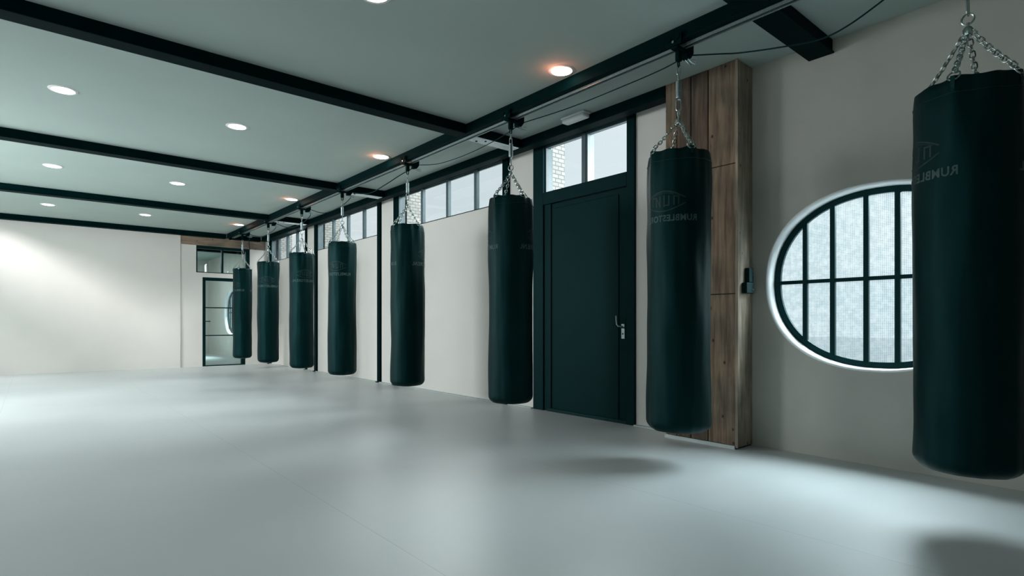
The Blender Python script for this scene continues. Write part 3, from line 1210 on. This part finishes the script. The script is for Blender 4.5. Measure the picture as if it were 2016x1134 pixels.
        MB().chain(p0, p1).obj('chain', M_CHROME, r, smooth=True)
    # swivel
    MB().lathe([(0.006, zsw - 0.02), (0.019, zsw - 0.018), (0.021, zsw - 0.005), (0.021, zsw + 0.008), (0.014, zsw + 0.020), (0.007, zsw + 0.024), (0.007, zsw + 0.040), (0.004, zsw + 0.042)], 20).obj('swivel', M_CHROME, r, smooth=True)
    # ring shackle above the swivel
    sa = Vector((cos(idx * 1.3 + 0.6), sin(idx * 1.3 + 0.6), 0))
    MB().link((0, 0, zsw + 0.058), (0, 0, 1), sa, 0.052, 0.050, 0.0046, 8, 6).obj('shackle', M_CHROME, r, smooth=True)
    # carabiner
    MB().link((0, 0, zsw + 0.118), (0, 0, 1), (sa.y, -sa.x, 0), 0.082, 0.034, 0.0050, 8, 6).obj('carabiner', M_CHROME, r, smooth=True)
    # spring with end hooks
    z0, z1 = zsw + 0.165, zsw + 0.285
    pts = []
    turns = 17
    for j in range(turns * 10 + 1):
        an = 2 * pi * j / 10
        pts.append((0.0185 * cos(an), 0.0185 * sin(an), z0 + (z1 - z0) * j / (turns * 10)))
    sp = MB().tube(pts, 0.0030, 5)
    sp.tube([(0, 0, z0 - 0.012), (0.014, 0, z0 - 0.004), (0.0185, 0, z0)], 0.0032, 5)
    sp.tube([(0, 0, z1 + 0.012), (0.014, 0, z1 + 0.006), (0.0185, 0, z1)], 0.0032, 5)
    sp.obj('spring', M_SPRING, r, smooth=True)
    MB().lathe([(0.0150, z0 + 0.002), (0.0150, z1 - 0.002)], 16).obj('spring_core', M_SPRING, r, smooth=True)
    # two long links up to the trolley eye
    MB().link((0, 0, z1 + 0.034), (0, 0, 1), sa, 0.060, 0.024, 0.0042, 8, 6).link((0, 0, z1 + 0.078), (0, 0, 1), (sa.y, -sa.x, 0), 0.054, 0.024, 0.0042, 8, 6).obj('hanging_link', M_CHROME, r, smooth=True)
    return r


BAGS = [
    (13.28, 0.193, -58, 'black punching bag in front of the glass door, last of the row'),
    (11.50, 0.196, -8, 'black punching bag second from the end wall, beside the bag at the glass door'),
    (9.70, 0.198, 18, 'black punching bag third from the end wall, before the third clerestory window'),
    (8.04, 0.204, -28, 'black punching bag fourth from the end wall, before the middle clerestory window'),
    (6.12, 0.209, 78, 'black punching bag fifth from the end wall, before the far part of the first clerestory'),
    (4.155, 0.216, 85, 'black punching bag hanging just left of the black door'),
    (2.300, 0.222, -27, 'black punching bag in front of the wooden pillar'),
    (0.665, 0.226, -67, 'biggest looking black punching bag, covering part of the round window'),
]
for i, (y, R, al, lb) in enumerate(BAGS):
    kw = {}
    if i == 7:
        kw = dict(foot=0.278, L=1.888, angs=(-14, 58, 166, 246))
    if i == 6:
        kw = dict(angs=(-53, 23, 128, 198))
    if i == 5:
        kw = dict(angs=(-43, 32, 122, 202))
    make_bag(i + 1, y, R, al, lb, 40 + i, **kw)

# ------------------------------------------------------------------ beam trolleys
def trolley():
    r = empty('beam_trolley', (RX, 0, ZB))
    for s in (-1, 1):
        p = MB()
        xx = 0.062 * s
        p.box(xx - 0.004, xx + 0.004, -0.065, 0.065, -0.030, 0.050)
        p.obj('side_plate', M_STEEL, r, bevel=0.003)
        for yy in (-0.035, 0.035):
            MB().cyl((xx + (0.004 if s > 0 else -0.012), yy, 0.022), (1, 0, 0), 0.018, 0.008, 16).obj('wheel_hub', M_STEEL, r, smooth=True)
    MB().cyl((-0.074, -0.0, -0.005), (1, 0, 0), 0.009, 0.007, 10).obj('bolt_head', M_CHROME, r)
    b_ = MB()
    b_.box(-0.058, 0.058, -0.028, 0.028, -0.046, -0.0235)
    b_.box(-0.058, -0.050, -0.028, 0.028, -0.0235, -0.001)
    b_.obj('yoke', M_STEEL, r, bevel=0.004)
    MB().box(-0.022, 0.022, -0.016, 0.016, -0.120, -0.0465).obj('hanger_block', M_STEEL, r, bevel=0.005)
    MB().link((0, 0, -0.137), (0, 0, 1), (1, 0.2, 0), 0.048, 0.030, 0.0050, 8, 6).obj('eye', M_STEEL, r, smooth=True)
    k_ = MB()
    prof = [(0.067, 0.030), (0.150, 0.030), (0.150, -0.030), (0.115, -0.075), (0.067, -0.075)]
    for yy in (-0.03, 0.03):
        for (a_, c_) in prof:
            k_.v.append((a_, yy, c_))
    n5 = 5
    k_.f = [tuple(range(n5)), tuple(range(2 * n5 - 1, n5 - 1, -1))]
    for q in range(n5):
        q2 = (q + 1) % n5
        k_.f.append((q, n5 + q, n5 + q2, q2))
    k_.obj('brake_block', M_STEEL, r, bevel=0.005)
    lp = MB()
    for dy in (-0.012, 0.012):
        lp.tube([(0.10, dy, -0.075), (0.14, dy, -0.088), (0.185, dy * 1.4, -0.092), (0.195, dy * 1.8, -0.080), (0.175, dy * 2.2, -0.070), (0.14, dy, -0.072)], 0.0035, 6)
    lp.obj('cable_clip', M_SPRING, r, smooth=True)
    return r


tp = trolley()
TL = ['over the bag at the glass door', 'over the second bag from the end wall', 'over the third bag from the end wall',
      'over the fourth bag from the end wall', 'over the fifth bag from the end wall', 'over the bag beside the black door',
      'over the bag before the wooden pillar', 'over the bag before the round window']
for i, (y, R, al, lb) in enumerate(BAGS):
    o = tp if i == 0 else copy_tree(tp)
    o.location = (RX, y, ZB)
    tag(o, 'black steel trolley clamped on the beam ' + TL[i], 'trolley', 'beam trolleys over the bags')


# ------------------------------------------------------------------ cables between the trolleys
def smooth_path(pts, sub=8):
    P_ = [Vector(p) for p in pts]
    out = []
    for i in range(len(P_) - 1):
        p0 = P_[max(i - 1, 0)]
        p1 = P_[i]
        p2 = P_[i + 1]
        p3 = P_[min(i + 2, len(P_) - 1)]
        for k in range(sub):
            t = k / sub
            out.append(0.5 * ((2 * p1) + (p2 - p0) * t + (2 * p0 - 5 * p1 + 4 * p2 - p3) * t * t + (3 * p1 - p0 - 3 * p2 + p3) * t ** 3))
    out.append(P_[-1])
    return out


XC = 3.75
ZQ = ZB
CAB = [
    ([(3.665, 2.32, 2.965), (XC, 2.12, 2.93), (XC, 1.96, 2.88), (XC, 1.68, 2.815), (XC, 1.45, 2.775), (XC, 1.27, 2.80), (XC, 1.00, 2.91), (3.665, 0.72, 2.96)], 0.0055, 'black cable looping from the pillar bag trolley to the round window bag'),
    ([(3.665, 4.14, 2.965), (XC, 3.6, 2.975), (XC, 3.0, 2.975), (XC, 2.60, 2.985), (3.665, 2.34, 2.965)], 0.0050, 'black cable drawn straight between door bag trolley and pillar bag trolley'),
    ([(3.665, 6.08, 2.965), (XC, 5.75, 2.93), (XC, 5.15, 2.915), (XC, 4.60, 2.955), (3.665, 4.18, 2.965)], 0.0045, 'thin black cable sagging towards the trolley of the bag by the black door'),
    ([(3.665, 8.00, 2.955), (XC, 7.62, 2.90), (XC, 7.12, 2.935), (XC, 6.70, 2.985), (3.665, 6.16, 2.965)], 0.0075, 'black cable between the trolleys of the fourth and fifth bags from the end wall'),
    ([(3.665, 9.66, 2.955), (XC, 9.3, 2.86), (XC, 8.7, 2.86), (XC, 8.3, 2.93), (3.665, 8.08, 2.960)], 0.0055, 'black cable hanging between third and fourth bag trolleys from the end wall'),
    ([(3.665, 11.46, 2.955), (XC, 11.0, 2.83), (XC, 10.4, 2.82), (XC, 9.95, 2.90), (3.665, 9.74, 2.960)], 0.0065, 'black cable hanging between second and third bag trolleys from the end wall'),
    ([(3.665, 13.24, 2.955), (XC, 12.8, 2.87), (XC, 12.2, 2.87), (XC, 11.8, 2.93), (3.665, 11.54, 2.960)], 0.0065, 'black cable hanging between the last two bag trolleys'),
    ([(3.665, 13.32, 2.955), (3.72, 13.5, 2.90), (3.74, 13.6, 2.80), (3.77, 13.65, 2.68)], 0.008, 'black cable end dangling down before the timber lintel'),
]
for pts, rr, lb in CAB:
    tag(MB().tube(smooth_path(pts), rr, 6).obj('cable', M_RUBBER, smooth=True), lb, 'cable', 'black cables between the trolleys')
